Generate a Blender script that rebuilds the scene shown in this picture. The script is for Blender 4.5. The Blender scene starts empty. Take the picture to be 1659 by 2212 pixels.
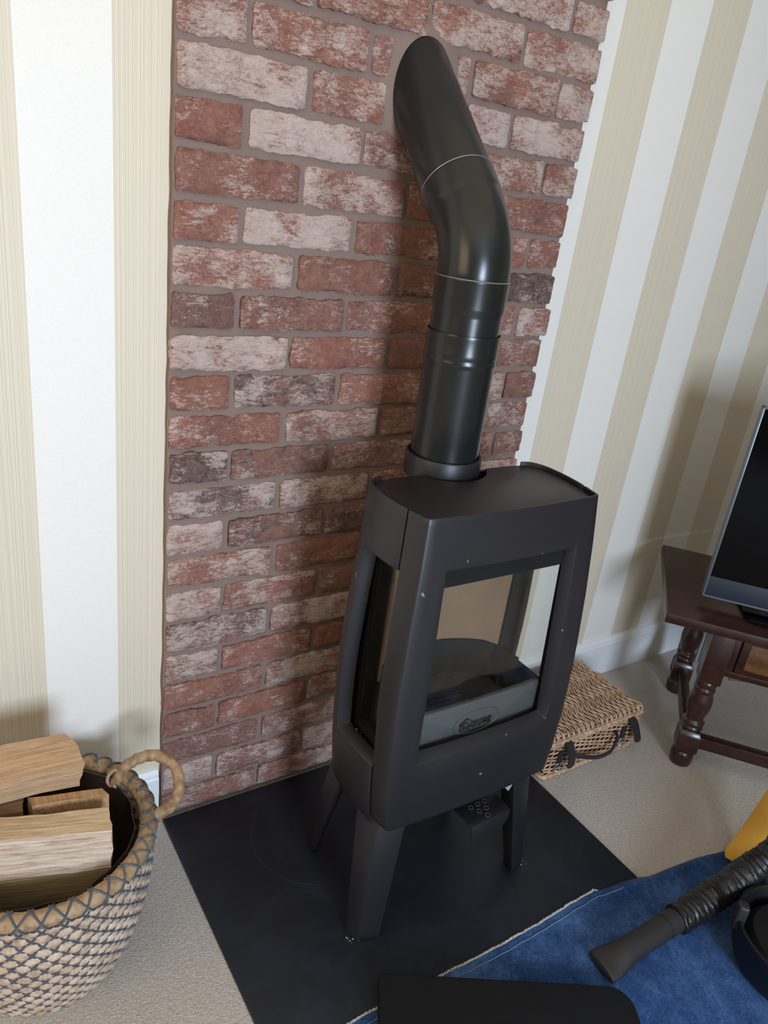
import bpy, bmesh, math, random
from mathutils import Vector, Matrix, noise
PI = math.pi
S = bpy.context.scene
COL = S.collection

# ------------------------------------------------------------------ camera
cam = bpy.data.cameras.new('camera')
co = bpy.data.objects.new('camera', cam); COL.objects.link(co); S.camera = co
YAW, PIT, ROL, FPX = math.radians(35.5608), math.radians(-22.6841), math.radians(7.8609), 1646.56
fw = Vector((math.sin(YAW)*math.cos(PIT), math.cos(YAW)*math.cos(PIT), math.sin(PIT)))
rr = Vector((math.cos(YAW), -math.sin(YAW), 0)); uu = rr.cross(fw)
r2 = rr*math.cos(ROL)+uu*math.sin(ROL); u2 = uu*math.cos(ROL)-rr*math.sin(ROL)
m = Matrix((( r2.x, u2.x, -fw.x), (r2.y, u2.y, -fw.y), (r2.z, u2.z, -fw.z))).to_4x4()
m.translation = Vector((-0.45252, -1.3566, 1.42524)); co.matrix_world = m
cam.sensor_fit = 'VERTICAL'; cam.sensor_height = 36; cam.sensor_width = 27
cam.lens = FPX/2212*36; cam.clip_start = 0.02

# ------------------------------------------------------------------ world, lights, exposure
W = bpy.data.worlds.new('world'); S.world = W; W.use_nodes = True
W.node_tree.nodes['Background'].inputs[0].default_value = (0.75, 0.86, 1.0, 1)
W.node_tree.nodes['Background'].inputs[1].default_value = 1.0

def area(name, loc, target, sx, sy, energy, col):
    l = bpy.data.lights.new(name, 'AREA'); l.shape = 'RECTANGLE'; l.size = sx; l.size_y = sy
    l.energy = energy; l.color = col
    o = bpy.data.objects.new(name, l); COL.objects.link(o); o.location = loc
    o.rotation_euler = (Vector(target)-Vector(loc)).to_track_quat('-Z', 'Y').to_euler()
    return o
# daylight through the window behind the camera, plus two added warm fills, left and overhead
area('window_daylight', (-0.18, -3.46, 1.20), (-0.35, 0, 1.16), 0.72, 1.10, 116, (0.65, 0.79, 1.0))
area('ceiling_bounce_fill', (0.0, -1.05, 2.37), (0.0, -.95, 0), 2.4, 1.5, 6.5, (1.0, 0.74, 0.42))  # added warm fill standing in for ceiling bounce, no actual light fitting
area('left_warm_fill', (-2.7, -1.15, 1.75), (0.6, 0, 1.65), 1.5, 1.1, 22, (1.0, 0.75, 0.46))  # added warm fill from the left, the left wall has no window
S.view_settings.view_transform = 'Standard'; S.view_settings.look = 'None'
S.view_settings.gamma = 1; S.view_settings.use_curve_mapping = False
S.view_settings.exposure = -0.17

# ------------------------------------------------------------------ helpers
def tag(o, label=None, cat=None, group=None, kind=None):
    if label: o['label'] = label
    if cat: o['category'] = cat
    if group: o['group'] = group
    if kind: o['kind'] = kind
    return o

def empty(name, loc=(0, 0, 0)):
    o = bpy.data.objects.new(name, None); COL.objects.link(o); o.location = loc
    o.empty_display_size = 0.05
    return o

def mk(name, V, F, mat, parent=None, sharp=35, bevel=0, solid=0, seg=2, smooth=True, sub=0, recalc=True, out=None):
    """one mesh object in world coordinates, optional solidify/bevel baked in"""
    me = bpy.data.meshes.new(name); me.from_pydata([tuple(v) for v in V], [], [tuple(f) for f in F]); me.update()
    if recalc:
        bm = bmesh.new(); bm.from_mesh(me); bmesh.ops.recalc_face_normals(bm, faces=bm.faces)
        if out is not None:                       # open surface: make its faces look along "out"
            d = Vector(out)
            if sum((f.normal.dot(d))*f.calc_area() for f in bm.faces) < 0: bmesh.ops.reverse_faces(bm, faces=bm.faces)
        bm.to_mesh(me); bm.free()
    o = bpy.data.objects.new(name, me); COL.objects.link(o)
    if solid:
        s = o.modifiers.new('s', 'SOLIDIFY'); s.thickness = abs(solid); s.offset = -1 if solid > 0 else 1
    if sub:
        s = o.modifiers.new('u', 'SUBSURF'); s.levels = s.render_levels = sub
    if bevel:
        b = o.modifiers.new('b', 'BEVEL'); b.width = bevel; b.segments = seg; b.limit_method = 'ANGLE'; b.angle_limit = math.radians(35)
    if solid or bevel or sub:
        dg = bpy.context.evaluated_depsgraph_get(); dg.update()
        n = bpy.data.meshes.new_from_object(o.evaluated_get(dg)); o.modifiers.clear(); o.data = n; n.name = name
        bpy.data.meshes.remove(me); me = n
    if smooth:
        me.shade_smooth(); me.set_sharp_from_angle(angle=math.radians(sharp))
    me.materials.clear(); me.materials.append(mat)
    if parent:
        o.parent = parent
        o.matrix_parent_inverse = parent.matrix_basis.inverted()
    return o

class MB:
    """collects shapes into one vertex/face list"""
    def __init__(s): s.V = []; s.F = []
    def add(s, V, F):
        n = len(s.V); s.V += [Vector(v) for v in V]; s.F += [tuple(i+n for i in f) for f in F]; return s
    def box(s, a, b, M=None):
        V = [Vector((x, y, z)) for x in (a[0], b[0]) for y in (a[1], b[1]) for z in (a[2], b[2])]
        if M: V = [M @ v for v in V]
        return s.add(V, [(0, 1, 3, 2), (4, 6, 7, 5), (0, 4, 5, 1), (2, 3, 7, 6), (0, 2, 6, 4), (1, 5, 7, 3)])
    def hexa(s, P):  # bottom 4 + top 4
        return s.add(P, [(0, 3, 2, 1), (4, 5, 6, 7), (0, 1, 5, 4), (1, 2, 6, 5), (2, 3, 7, 6), (3, 0, 4, 7)])
    def prism(s, poly, z0, z1):
        n = len(poly); V = [(x, y, z0) for x, y in poly]+[(x, y, z1) for x, y in poly]
        return s.add(V, [tuple(range(n))[::-1], tuple(range(n, 2*n))]+[(i, (i+1) % n, n+(i+1) % n, n+i) for i in range(n)])
    def tube(s, P, r, n=8, closed=False, ell=None, cap=True, twist=0, up0=None):
        P = [Vector(p) for p in P]; N = len(P); rf = r if callable(r) else (lambda t, a: r)
        V = []; up = None
        for i, p in enumerate(P):
            t = (P[(i+1) % N]-P[i-1]) if closed else (P[min(i+1, N-1)]-P[max(i-1, 0)])
            t.normalize()
            if up is None: up = Vector(up0) if up0 else (Vector((0, 0, 1)) if abs(t.z) < .9 else Vector((1, 0, 0)))
            a = up-t*up.dot(t)
            a.normalize(); b = t.cross(a); up = a
            for j in range(n):
                an = 2*PI*j/n+twist*i; rad = rf(i/max(1, N-1), an)
                e = ell(i/max(1, N-1)) if ell else (1, 1)
                V.append(p+a*math.cos(an)*rad*e[0]+b*math.sin(an)*rad*e[1])
        F = []
        for i in range(N if closed else N-1):
            k = (i+1) % N
            for j in range(n): F.append((i*n+j, i*n+(j+1) % n, k*n+(j+1) % n, k*n+j))
        if not closed and cap: F += [tuple(range(n))[::-1], tuple(range((N-1)*n, N*n))]
        return s.add(V, F)
    def lathe(s, prof, c, n=40, M=None, close=False):
        V = []; K = len(prof)
        for r, z in prof:
            for j in range(n):
                v = Vector((r*math.cos(2*PI*j/n), r*math.sin(2*PI*j/n), z))
                V.append((M @ v) if M else v+Vector(c))
        F = [(i*n+j, i*n+(j+1) % n, ((i+1) % K)*n+(j+1) % n, ((i+1) % K)*n+j) for i in range(K if close else K-1) for j in range(n)]
        if not close: F += [tuple(range(n))[::-1], tuple(range((K-1)*n, K*n))]
        return s.add(V, F)
    def build(s, name, mat, parent=None, **k): return mk(name, s.V, s.F, mat, parent, **k)

def spline(P, n=8, closed=False):
    P = [Vector(p) for p in P]; N = len(P); out = []
    for i in range(N if closed else N-1):
        g = (lambda k: P[k % N]) if closed else (lambda k: P[max(0, min(N-1, k))])
        a, b, c, d = g(i-1), g(i), g(i+1), g(i+2)
        for j in range(n):
            t = j/n
            out.append(.5*((2*b)+(c-a)*t+(2*a-5*b+4*c-d)*t*t+(3*b-a-3*c+d)*t**3))
    if not closed: out.append(P[-1])
    return out
def lerp(a, b, t): return a+(b-a)*t
def interp(x, T):
    if x <= T[0][0]: return T[0][1]
    for (a, p), (b, q) in zip(T, T[1:]):
        if x <= b: return p+(q-p)*(x-a)/(b-a)
    return T[-1][1]

# ------------------------------------------------------------------ materials
class NT:
    def __init__(s, name):
        s.m = bpy.data.materials.new(name); s.m.use_nodes = True; s.t = s.m.node_tree; s.p = s.t.nodes['Principled BSDF']
    def n(s, typ, **k):
        x = s.t.nodes.new('ShaderNode'+typ)
        for a, v in k.items():
            if a.startswith('i_'):
                key = a[2:]; key = int(key) if key.isdigit() else key.replace('_', ' ')
                s.set(x.inputs[key], v)
            else: setattr(x, a, v)
        return x
    def set(s, sock, v):
        if isinstance(v, bpy.types.NodeSocket): s.t.links.new(v, sock)
        elif isinstance(v, tuple) and len(v) == 3 and sock.type == 'RGBA': sock.default_value = (*v, 1)
        else: sock.default_value = v
    def P(s, **k):
        for a, v in k.items(): s.set(s.p.inputs[a.replace('_', ' ')], v)
    def math(s, op, a, b=0.0, clamp=False):
        x = s.n('Math', operation=op, use_clamp=clamp); s.set(x.inputs[0], a); s.set(x.inputs[1], b); return x.outputs[0]
    def noise(s, vec, scale, detail=4, rough=.55, dist=0):
        x = s.n('TexNoise'); s.set(x.inputs['Vector'], vec); s.set(x.inputs['Scale'], scale)
        x.inputs['Detail'].default_value = detail; x.inputs['Roughness'].default_value = rough; x.inputs['Distortion'].default_value = dist
        return x.outputs['Fac']
    def ramp(s, fac, stops, interp_='LINEAR'):
        x = s.n('ValToRGB'); s.set(x.inputs[0], fac); e = x.color_ramp; e.interpolation = interp_
        while len(e.elements) < len(stops): e.elements.new(.5)
        for el, (p, c) in zip(e.elements, stops):
            el.position = p; el.color = (*c, 1) if isinstance(c, tuple) else (c, c, c, 1)
        return x.outputs[0]
    def mix(s, fac, a, b, blend='MIX'):
        x = s.n('MixRGB', blend_type=blend); s.set(x.inputs[0], fac); s.set(x.inputs[1], a); s.set(x.inputs[2], b); return x.outputs[0]
    def coord(s, which='Object', scale=None, loc=None):
        v = s.n('TexCoord').outputs[which]
        if scale or loc:
            mp = s.n('Mapping'); s.set(mp.inputs['Vector'], v)
            if scale: mp.inputs['Scale'].default_value = scale
            if loc: mp.inputs['Location'].default_value = loc
            v = mp.outputs[0]
        return v
    def bump(s, h, strength=.5, dist=.002):
        x = s.n('Bump'); s.set(x.inputs['Height'], h); x.inputs['Strength'].default_value = strength; x.inputs['Distance'].default_value = dist
        s.set(s.p.inputs['Normal'], x.outputs[0])
    def attr(s, name):
        x = s.n('Attribute', attribute_type='OBJECT', attribute_name=name); return x.outputs['Fac']

def plain(name, col, rough=.5, metal=0, bump=0, bscale=400, spec=.5, coat=0, var=0):
    N = NT(name); N.P(Base_Color=col, Roughness=rough, Metallic=metal)
    N.p.inputs['Specular IOR Level'].default_value = spec
    if coat: N.p.inputs['Coat Weight'].default_value = coat; N.p.inputs['Coat Roughness'].default_value = .15
    if bump: N.bump(N.noise(N.coord(), bscale, 3), bump, .001)
    if var:
        f = N.noise(N.coord(), 9, 5, .65)
        N.P(Base_Color=N.mix(f, tuple(c*(1-var) for c in col), tuple(min(1, c*(1+var)) for c in col)))
    return N.m

def mat_wallpaper():
    N = NT('striped_wallpaper'); v = N.coord()
    sx = N.n('SeparateXYZ'); N.set(sx.inputs[0], v); x = sx.outputs[0]
    left = N.math('LESS_THAN', x, .45)
    ph = N.math('ADD', N.math('MULTIPLY', left, -.097-.976), .976)       # where a beige stripe starts
    t = N.math('FRACT', N.math('ADD', N.math('DIVIDE', N.math('SUBTRACT', x, ph), .2790), 20.0))
    beige = N.math('LESS_THAN', t, .5)
    fine = N.n('TexNoise', noise_dimensions='1D'); N.set(fine.inputs['W'], N.math('MULTIPLY', x, 420)); fine.inputs['Scale'].default_value = 1.0; fine.inputs['Detail'].default_value = 3
    lines = N.ramp(fine.outputs['Fac'], [(.30, .0), (.62, 1.0)])
    bcol = N.mix(lines, (.60, .515, .375), (.73, .65, .505))
    wcol = N.mix(N.noise(v, 260, 2), (.79, .755, .68), (.86, .825, .75))
    N.P(Base_Color=N.mix(beige, wcol, bcol), Roughness=.55)
    h = N.math('ADD', N.math('MULTIPLY', lines, beige), N.math('MULTIPLY', N.noise(v, 700, 2), .5))
    N.bump(h, .22, .0006)
    return N.m

def mat_brick():
    N = NT('reclaimed_brick'); v0 = N.coord()
    off = N.n('CombineXYZ'); sd = N.attr('seed'); N.set(off.inputs[0], sd); N.set(off.inputs[1], N.math('MULTIPLY', sd, 1.7)); N.set(off.inputs[2], N.math('MULTIPLY', sd, .6))
    ad = N.n('VectorMath', operation='ADD'); N.set(ad.inputs[0], v0); N.set(ad.inputs[1], off.outputs[0]); v = ad.outputs[0]
    st = N.n('Mapping'); N.set(st.inputs['Vector'], v); st.inputs['Rotation'].default_value = (0, .55, 0); st.inputs['Scale'].default_value = (1, 1, 2.6)
    big = N.noise(v, 11, 3, .6); mid = N.noise(st.outputs[0], 38, 6, .7, 1.2); fine = N.noise(v, 330, 4, .75, .5); grit = N.noise(v, 900, 2, .6)
    red = N.ramp(big, [(.28, (.19, .072, .052)), (.46, (.28, .095, .063)), (.60, (.35, .125, .078)), (.78, (.26, .125, .095))])
    red = N.mix(N.math('MULTIPLY', N.attr('tone'), .85), red, (.150, .085, .072))
    char = N.ramp(N.math('ADD', N.noise(v, 15, 4, .65, .6), N.math('SUBTRACT', N.attr('char'), .55)), [(.42, .0), (.62, 1.0)])
    col = N.mix(N.math('MULTIPLY', char, .9), red, (.060, .047, .048))
    col = N.mix(N.math('MULTIPLY', N.ramp(fine, [(.42, 0.0), (.72, 1.0)]), .42), col, (.47, .29, .235))
    veil = N.ramp(N.noise(v, 55, 6, .8, 1.0), [(.40, 0.0), (.66, 1.0)])
    col = N.mix(N.math('MULTIPLY', veil, N.math('ADD', .20, N.math('MULTIPLY', N.attr('white'), .40))), col, (.56, .385, .325))
    fleck = N.noise(st.outputs[0], 105, 6, .82, .8)
    s = N.math('ADD', N.math('MULTIPLY', mid, .50), N.math('MULTIPLY', fleck, .50))
    s = N.math('ADD', s, N.math('MULTIPLY', N.math('SUBTRACT', N.noise(v, 16, 2, .5), .5), .38))
    s = N.math('ADD', s, N.math('MULTIPLY', N.math('SUBTRACT', fine, .5), .22))
    s = N.math('SUBTRACT', s, N.math('SUBTRACT', .645, N.math('MULTIPLY', N.attr('white'), .225)))
    lime = N.ramp(N.math('ADD', N.math('MULTIPLY', s, 3.2), .5), [(.38, 0.0), (.54, .50), (.84, 1.0)])
    col = N.mix(N.math('MULTIPLY', lime, .93), col, N.mix(big, (.64, .48, .40), (.80, .68, .61)))
    pits = N.ramp(N.noise(v, 170, 3, .6), [(.27, 1.0), (.36, 0.0)])
    col = N.mix(N.math('MULTIPLY', pits, .55), col, (.12, .05, .035))
    N.P(Base_Color=col, Roughness=.93); N.p.inputs['Specular IOR Level'].default_value = .2
    h = N.math('ADD', N.math('MULTIPLY', mid, 1.2), N.math('MULTIPLY', fine, .9)); h = N.math('ADD', h, N.math('MULTIPLY', grit, .25))
    N.bump(h, .9, .0045)
    return N.m

def mat_mortar():
    N = NT('mortar'); v = N.coord()
    a = N.noise(v, 14, 4, .6); b = N.noise(v, 420, 4, .7)
    N.P(Base_Color=N.mix(N.math('MULTIPLY', b, .5), N.mix(a, (.185, .125, .100), (.25, .178, .148)), (.31, .23, .19)), Roughness=.95)
    N.p.inputs['Specular IOR Level'].default_value = .15
    N.bump(N.math('ADD', N.noise(v, 60, 4), N.math('MULTIPLY', b, .35)), .6, .003)
    return N.m

def mat_carpet():
    N = NT('beige_carpet'); v = N.coord()
    f = N.noise(v, 250, 3, .75, .4); g = N.noise(v, 5, 3); h = N.noise(v, 135, 3, .7, .4)
    c = N.mix(N.math('ADD', N.math('MULTIPLY', f, .75), N.math('MULTIPLY', h, .3)), (.24, .20, .165), (.95, .86, .75))
    N.P(Base_Color=N.mix(N.math('MULTIPLY', g, .22), c, (.50, .435, .37)), Roughness=1); N.p.inputs['Specular IOR Level'].default_value = .1
    N.p.inputs['Sheen Weight'].default_value = .3
    N.bump(N.math('ADD', f, N.math('MULTIPLY', h, 1.0)), .9, .006)
    return N.m

def mat_wood(name, c1, c2, c3, axis=(4, 60, 60), rough=.75, coat=0, bumpd=.0015, bs=.5):
    N = NT(name); v = N.coord('Object', axis)
    a = N.noise(v, 1.0, 5, .65, .7); b = N.noise(v, 4.2, 4, .6); g = N.noise(N.coord(), 6, 3)
    c = N.ramp(a, [(.30, c1), (.50, c2), (.70, c3)])
    c = N.mix(N.math('MULTIPLY', N.ramp(b, [(.45, 0.0), (.62, 1.0)]), .35), c, c1)
    N.P(Base_Color=N.mix(N.math('MULTIPLY', g, .25), c, c2), Roughness=rough)
    if coat: N.p.inputs['Coat Weight'].default_value = coat; N.p.inputs['Coat Roughness'].default_value = .12
    N.bump(N.math('ADD', a, N.math('MULTIPLY', b, .5)), bs, bumpd)
    return N.m

def mat_hearth():
    N = NT('black_slate'); v = N.coord()
    d = N.noise(v, 7, 6, .7, 1.0); f = N.noise(v, 500, 2)
    sc = N.ramp(N.noise(N.coord('Object', (9, 2, 1)), 6, 6, .75, 2), [(.62, 0.0), (.78, 1.0)])
    c = N.mix(N.math('MULTIPLY', N.ramp(d, [(.45, 0.0), (.8, 1.0)]), .55), (.0070, .0098, .0165), (.020, .027, .042))
    sx = N.n('SeparateXYZ'); N.set(sx.inputs[0], v)
    dx = N.math('SUBTRACT', sx.outputs[0], .300); dy = N.math('SUBTRACT', sx.outputs[1], -.205)
    rr_ = N.math('SQRT', N.math('ADD', N.math('MULTIPLY', dx, dx), N.math('MULTIPLY', dy, dy)))
    arc = N.math('LESS_THAN', N.math('ABSOLUTE', N.math('SUBTRACT', N.math('ADD', rr_, N.math('MULTIPLY', d, .012)), .158)), .0011)
    arc = N.math('MULTIPLY', arc, N.math('LESS_THAN', N.math('ADD', dx, dy), .02))
    sc = N.math('MAXIMUM', sc, N.math('MULTIPLY', arc, .8))
    N.P(Base_Color=N.mix(N.math('MULTIPLY', sc, .22), c, (.085, .088, .095)), Roughness=N.math('ADD', N.math('MULTIPLY', d, .25), .36))
    N.p.inputs['Specular IOR Level'].default_value = .42
    N.bump(N.math('ADD', N.math('MULTIPLY', d, 1.5), N.math('MULTIPLY', f, .2)), .12, .002)
    return N.m

def mat_iron(name='stove_iron', col=(.0148, .0136, .0158), rough=.42):
    N = NT(name); v = N.coord(); f = N.noise(v, 900, 2, .5)
    g = N.noise(v, 5, 4)
    chip = N.ramp(N.noise(v, 42, 2, .5, .4), [(.765, 0.0), (.775, 1.0)])
    N.P(Base_Color=N.mix(N.math('MULTIPLY', chip, .6), N.mix(g, tuple(c*.9 for c in col), tuple(c*1.12 for c in col)), (.30, .29, .28)), Roughness=rough, Metallic=.0)
    N.p.inputs['Specular IOR Level'].default_value = .5
    N.bump(f, .10, .0006)
    return N.m

def mat_denim():
    N = NT('blue_denim'); v = N.coord()
    a = N.noise(v, 9, 6, .7, .6); b = N.noise(v, 160, 4, .75, 1.5)
    w = N.n('TexWave', wave_type='BANDS', bands_direction='DIAGONAL'); N.set(w.inputs['Vector'], v); w.inputs['Scale'].default_value = 420; w.inputs['Distortion'].default_value = 1.5
    k = N.math('ADD', N.math('MULTIPLY', a, .6), N.math('MULTIPLY', b, .55))
    c = N.ramp(k, [(.36, (.005, .018, .060)), (.55, (.018, .062, .185)), (.74, (.085, .18, .40))])
    N.P(Base_Color=c, Roughness=.95); N.p.inputs['Specular IOR Level'].default_value = .15; N.p.inputs['Sheen Weight'].default_value = .12
    N.bump(N.math('ADD', N.math('MULTIPLY', w.outputs['Fac'], .4), b), .4, .0012)
    return N.m

def mat_tape():
    N = NT('taped_hose'); v = N.coord()
    a = N.noise(v, 48, 5, .7, 2.5); b = N.noise(v, 150, 3, .6, 1.5)
    N.P(Base_Color=(.013, .0125, .0125), Roughness=.24)
    N.bump(N.math('ADD', a, N.math('MULTIPLY', b, .35)), .55, .0022)
    return N.m

def mat_glass():
    N = NT('clear_glass'); t = N.t
    tr = N.n('BsdfTransparent'); tr.inputs[0].default_value = (.96, .97, .96, 1)
    gl = N.n('BsdfGlossy'); gl.inputs['Roughness'].default_value = .02; gl.inputs['Color'].default_value = (1, 1, 1, 1)
    lw = N.n('LayerWeight'); lw.inputs['Blend'].default_value = .5     # symmetric facing term: the same on both faces of the pane
    fr = N.n('Math', operation='MULTIPLY_ADD'); N.set(fr.inputs[0], N.math('POWER', lw.outputs['Facing'], 4.0)); fr.inputs[1].default_value = .75; fr.inputs[2].default_value = .020
    ms = N.n('MixShader'); N.set(ms.inputs[0], fr.outputs[0]); t.links.new(tr.outputs[0], ms.inputs[1]); t.links.new(gl.outputs[0], ms.inputs[2])
    # a thin film of soot and dust, thicker in patches
    df = N.n('BsdfDiffuse'); df.inputs[0].default_value = (.42, .38, .33, 1)
    m2 = N.n('MixShader'); N.set(m2.inputs[0], N.ramp(N.noise(N.coord(), 9, 5, .7, 1.5), [(.45, .002), (.8, .022)]))
    t.links.new(ms.outputs[0], m2.inputs[1]); t.links.new(df.outputs[0], m2.inputs[2])
    t.links.new(m2.outputs[0], t.nodes['Material Output'].inputs[0])
    return N.m

def mat_vermiculite():
    N = NT('vermiculite'); v = N.coord()
    a = N.noise(v, 8, 4, .6); b = N.noise(v, 350, 3, .7)
    c = N.mix(a, (.165, .090, .050), (.30, .185, .11)); c = N.mix(N.math('MULTIPLY', b, .5), c, (.40, .28, .18))
    N.P(Base_Color=c, Roughness=.95); N.bump(b, .4, .001)
    return N.m

def mat_wicker(name, c1, c2, c3):
    N = NT(name); v = N.coord()
    a = N.noise(v, 70, 4, .7); b = N.noise(v, 420, 3, .6); g = N.noise(v, 14, 2)
    c = N.ramp(N.math('ADD', N.math('MULTIPLY', a, .7), N.math('MULTIPLY', g, .35)), [(.36, c1), (.52, c2), (.70, c3)])
    N.P(Base_Color=N.mix(N.math('MULTIPLY', b, .3), c, c1), Roughness=.55)
    N.bump(b, .3, .001)
    return N.m

FB = mat_iron('firebox_iron', (.011, .0105, .010), .7); FB.node_tree.nodes['Principled BSDF'].inputs['Specular IOR Level'].default_value = .2
M = dict(paper=mat_wallpaper(), brick=mat_brick(), mortar=mat_mortar(), carpet=mat_carpet(), hearth=mat_hearth(), iron=mat_iron(),
    iron_in=FB, grey_iron=plain('grey_cast_iron', (.078, .078, .076), .6, bump=.2, bscale=300, var=.25),
    pipe=plain('pipe_enamel', (.0115, .0125, .0120), .26, spec=.5, bump=.03, bscale=500), scratch=plain('bare_steel', (.42, .42, .40), .35, metal=.7),
    glass=mat_glass(), emblem_iron=plain('emblem_iron', (.030, .030, .030), .6), verm=mat_vermiculite(), white=plain('white_gloss_paint', (.80, .80, .79), .3, var=.02), ceil=plain('ceiling_white', (.66, .63, .58), .9),
    cream=plain('cream_wall', (.55, .50, .40), .9), drum_black=plain('drum_plastic', (.0035, .0035, .004), .5), black=plain('black_plastic', (.012, .012, .013), .45, bump=.1, bscale=300),
    hose=mat_tape(), nozzle=plain('nozzle_plastic', (.021, .0195, .0195), .5, bump=.08, bscale=400, var=.2),
    foam=plain('black_foam', (.0095, .0095, .010), .95, bump=.6, bscale=500, spec=.2), denim=mat_denim(), fray=plain('frayed_cotton', (.62, .60, .54), .95),
    stitch=plain('pale_denim_thread', (.20, .27, .36), .9), yellow=plain('yellow_fabric', (.62, .33, .045), .85, bump=.5, bscale=250, var=.15),
    ash=plain('ash_bed', (.045, .036, .030), 1, bump=.8, bscale=160, var=.5), tvblack=plain('screen_glass', (.0015, .0015, .002), .10, spec=.12), bezel=plain('tv_bezel', (.020, .028, .042), .42),
    silver=plain('tv_trim', (.15, .175, .20), .35, metal=.4), chrome=plain('chrome', (.75, .75, .75), .2, metal=1), leather=plain('black_leather', (.018, .015, .018), .5, bump=.3, bscale=250),
    mahog=mat_wood('dark_mahogany', (.018, .006, .004), (.034, .011, .007), (.055, .020, .012), (5, 40, 40), .33, .25, .0004, .12),
    oakveneer=mat_wood('walnut_veneer', (.060, .022, .008), (.13, .055, .018), (.20, .10, .038), (22, 22, 50), .35, .4, .0004, .1),
    log_pale=mat_wood('pale_split_wood', (.36, .24, .12), (.60, .43, .25), (.74, .57, .37), (9, 190, 190), .8, 0, .003, .9),
    log_tan=mat_wood('tan_split_wood', (.34, .20, .10), (.56, .36, .20), (.68, .49, .31), (9, 170, 170), .8, 0, .003, .9),
    log_olive=mat_wood('olive_split_wood', (.17, .115, .05), (.30, .215, .10), (.40, .31, .17), (9, 190, 190), .85, 0, .003, .9),
    log_end=mat_wood('brown_end_wood', (.22, .11, .05), (.46, .27, .13), (.58, .38, .20), (90, 90, 3), .8, 0, .002, .6),
    log_dark=mat_wood('dark_wood', (.10, .05, .025), (.22, .12, .06), (.34, .20, .11), (6, 50, 50), .85, 0, .002, .6),
    bark=plain('bark', (.10, .085, .055), .95, bump=.8, bscale=60, var=.4),
    seagrass=mat_wicker('seagrass', (.27, .17, .105), (.56, .41, .285), (.74, .60, .46)), rimgrass=mat_wicker('rim_cane', (.17, .095, .045), (.37, .235, .12), (.50, .35, .21)),
    cord=plain('grey_cord', (.085, .095, .11), .7), liner=plain('brown_liner', (.040, .024, .017), .32, bump=.9, bscale=45, var=.4),
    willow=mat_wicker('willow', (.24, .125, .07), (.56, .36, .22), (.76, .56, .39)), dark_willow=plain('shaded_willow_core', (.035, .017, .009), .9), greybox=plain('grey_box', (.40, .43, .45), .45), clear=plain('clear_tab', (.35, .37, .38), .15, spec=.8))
def mat_logfront():
    N = NT('whitish_split_wood'); v = N.coord('Object', (9, 170, 190))
    a = N.noise(v, 1, 6, .7, .8); b = N.noise(N.coord('Object', (9, 70, 90)), 2.2, 5, .7)
    c = N.ramp(a, [(.30, (.30, .165, .10)), (.42, (.54, .40, .28)), (.55, (.66, .55, .43)), (.72, (.74, .66, .55))])
    c = N.mix(N.math('MULTIPLY', N.ramp(b, [(.54, 0.0), (.64, 1.0)]), .6), c, (.42, .19, .155))
    N.P(Base_Color=c, Roughness=.85); N.bump(N.math('ADD', a, b), .8, .003)
    return N.m
M['log_white'] = mat_logfront()

# ------------------------------------------------------------------ the room
YW = .014                                        # face of the plastered wall; brick slips stand proud of it
def struct(o): o['kind'] = 'structure'; return o
XL, XR, YF, ZC = -3.4, 3.9, -3.6, 2.42
struct(MB().box((XL, YF, -.06), (XR, YW, 0)).build('floor', M['carpet']))
wall = struct(MB().box((XL, YW, -.06), (XR, YW+.12, ZC)).build('wall_back', M['paper']))
struct(MB().box((XL-.1, YF, -.06), (XL, YW+.12, ZC)).build('wall_left', M['cream']))
struct(MB().box((XR, YF, -.06), (XR+.1, YW+.12, ZC)).build('wall_right', M['cream']))
wf = MB(); wx0, wx1, wz0, wz1 = -.60, .24, .60, 1.82
wf.box((XL, YF-.12, -.06), (wx0, YF, ZC)); wf.box((wx1, YF-.12, -.06), (XR, YF, ZC)); wf.box((wx0, YF-.12, -.06), (wx1, YF, wz0)); wf.box((wx0, YF-.12, wz1), (wx1, YF, ZC))
struct(wf.build('wall_front', M['cream']))
struct(MB().box((XL-.1, YF-.12, ZC), (XR+.1, YW+.12, ZC+.08)).build('ceiling', M['ceil']))
wn = MB()
for a, b in (((wx0, wz0), (wx0+.06, wz1)), ((wx1-.06, wz0), (wx1, wz1)), ((wx0, wz0), (wx1, wz0+.06)), ((wx0, wz1-.06), (wx1, wz1)), ((-.195, wz0), (-.165, wz1))):
    wn.box((a[0], YF-.09, a[1]), (b[0], YF-.03, b[1]))
struct(wn.build('window_1', M['white'], bevel=.004))
def skirting(name, x0, x1):
    prof = [(YW, 0), (YW-.016, 0), (YW-.016, .118), (YW-.013, .124), (YW-.013, .129), (YW-.009, .134), (YW-.006, .140), (YW, .141)]
    n = len(prof); V = [(x0, y, z) for y, z in prof]+[(x1, y, z) for y, z in prof]
    F = [tuple(range(n)), tuple(range(n, 2*n))[::-1]]+[(i, n+i, n+(i+1) % n, (i+1) % n) for i in range(n)]
    return struct(mk(name, V, F, M['white'], sharp=25))
skirting('baseboard_left', XL, -.012); skirting('baseboard_right', .922, XR)

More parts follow.
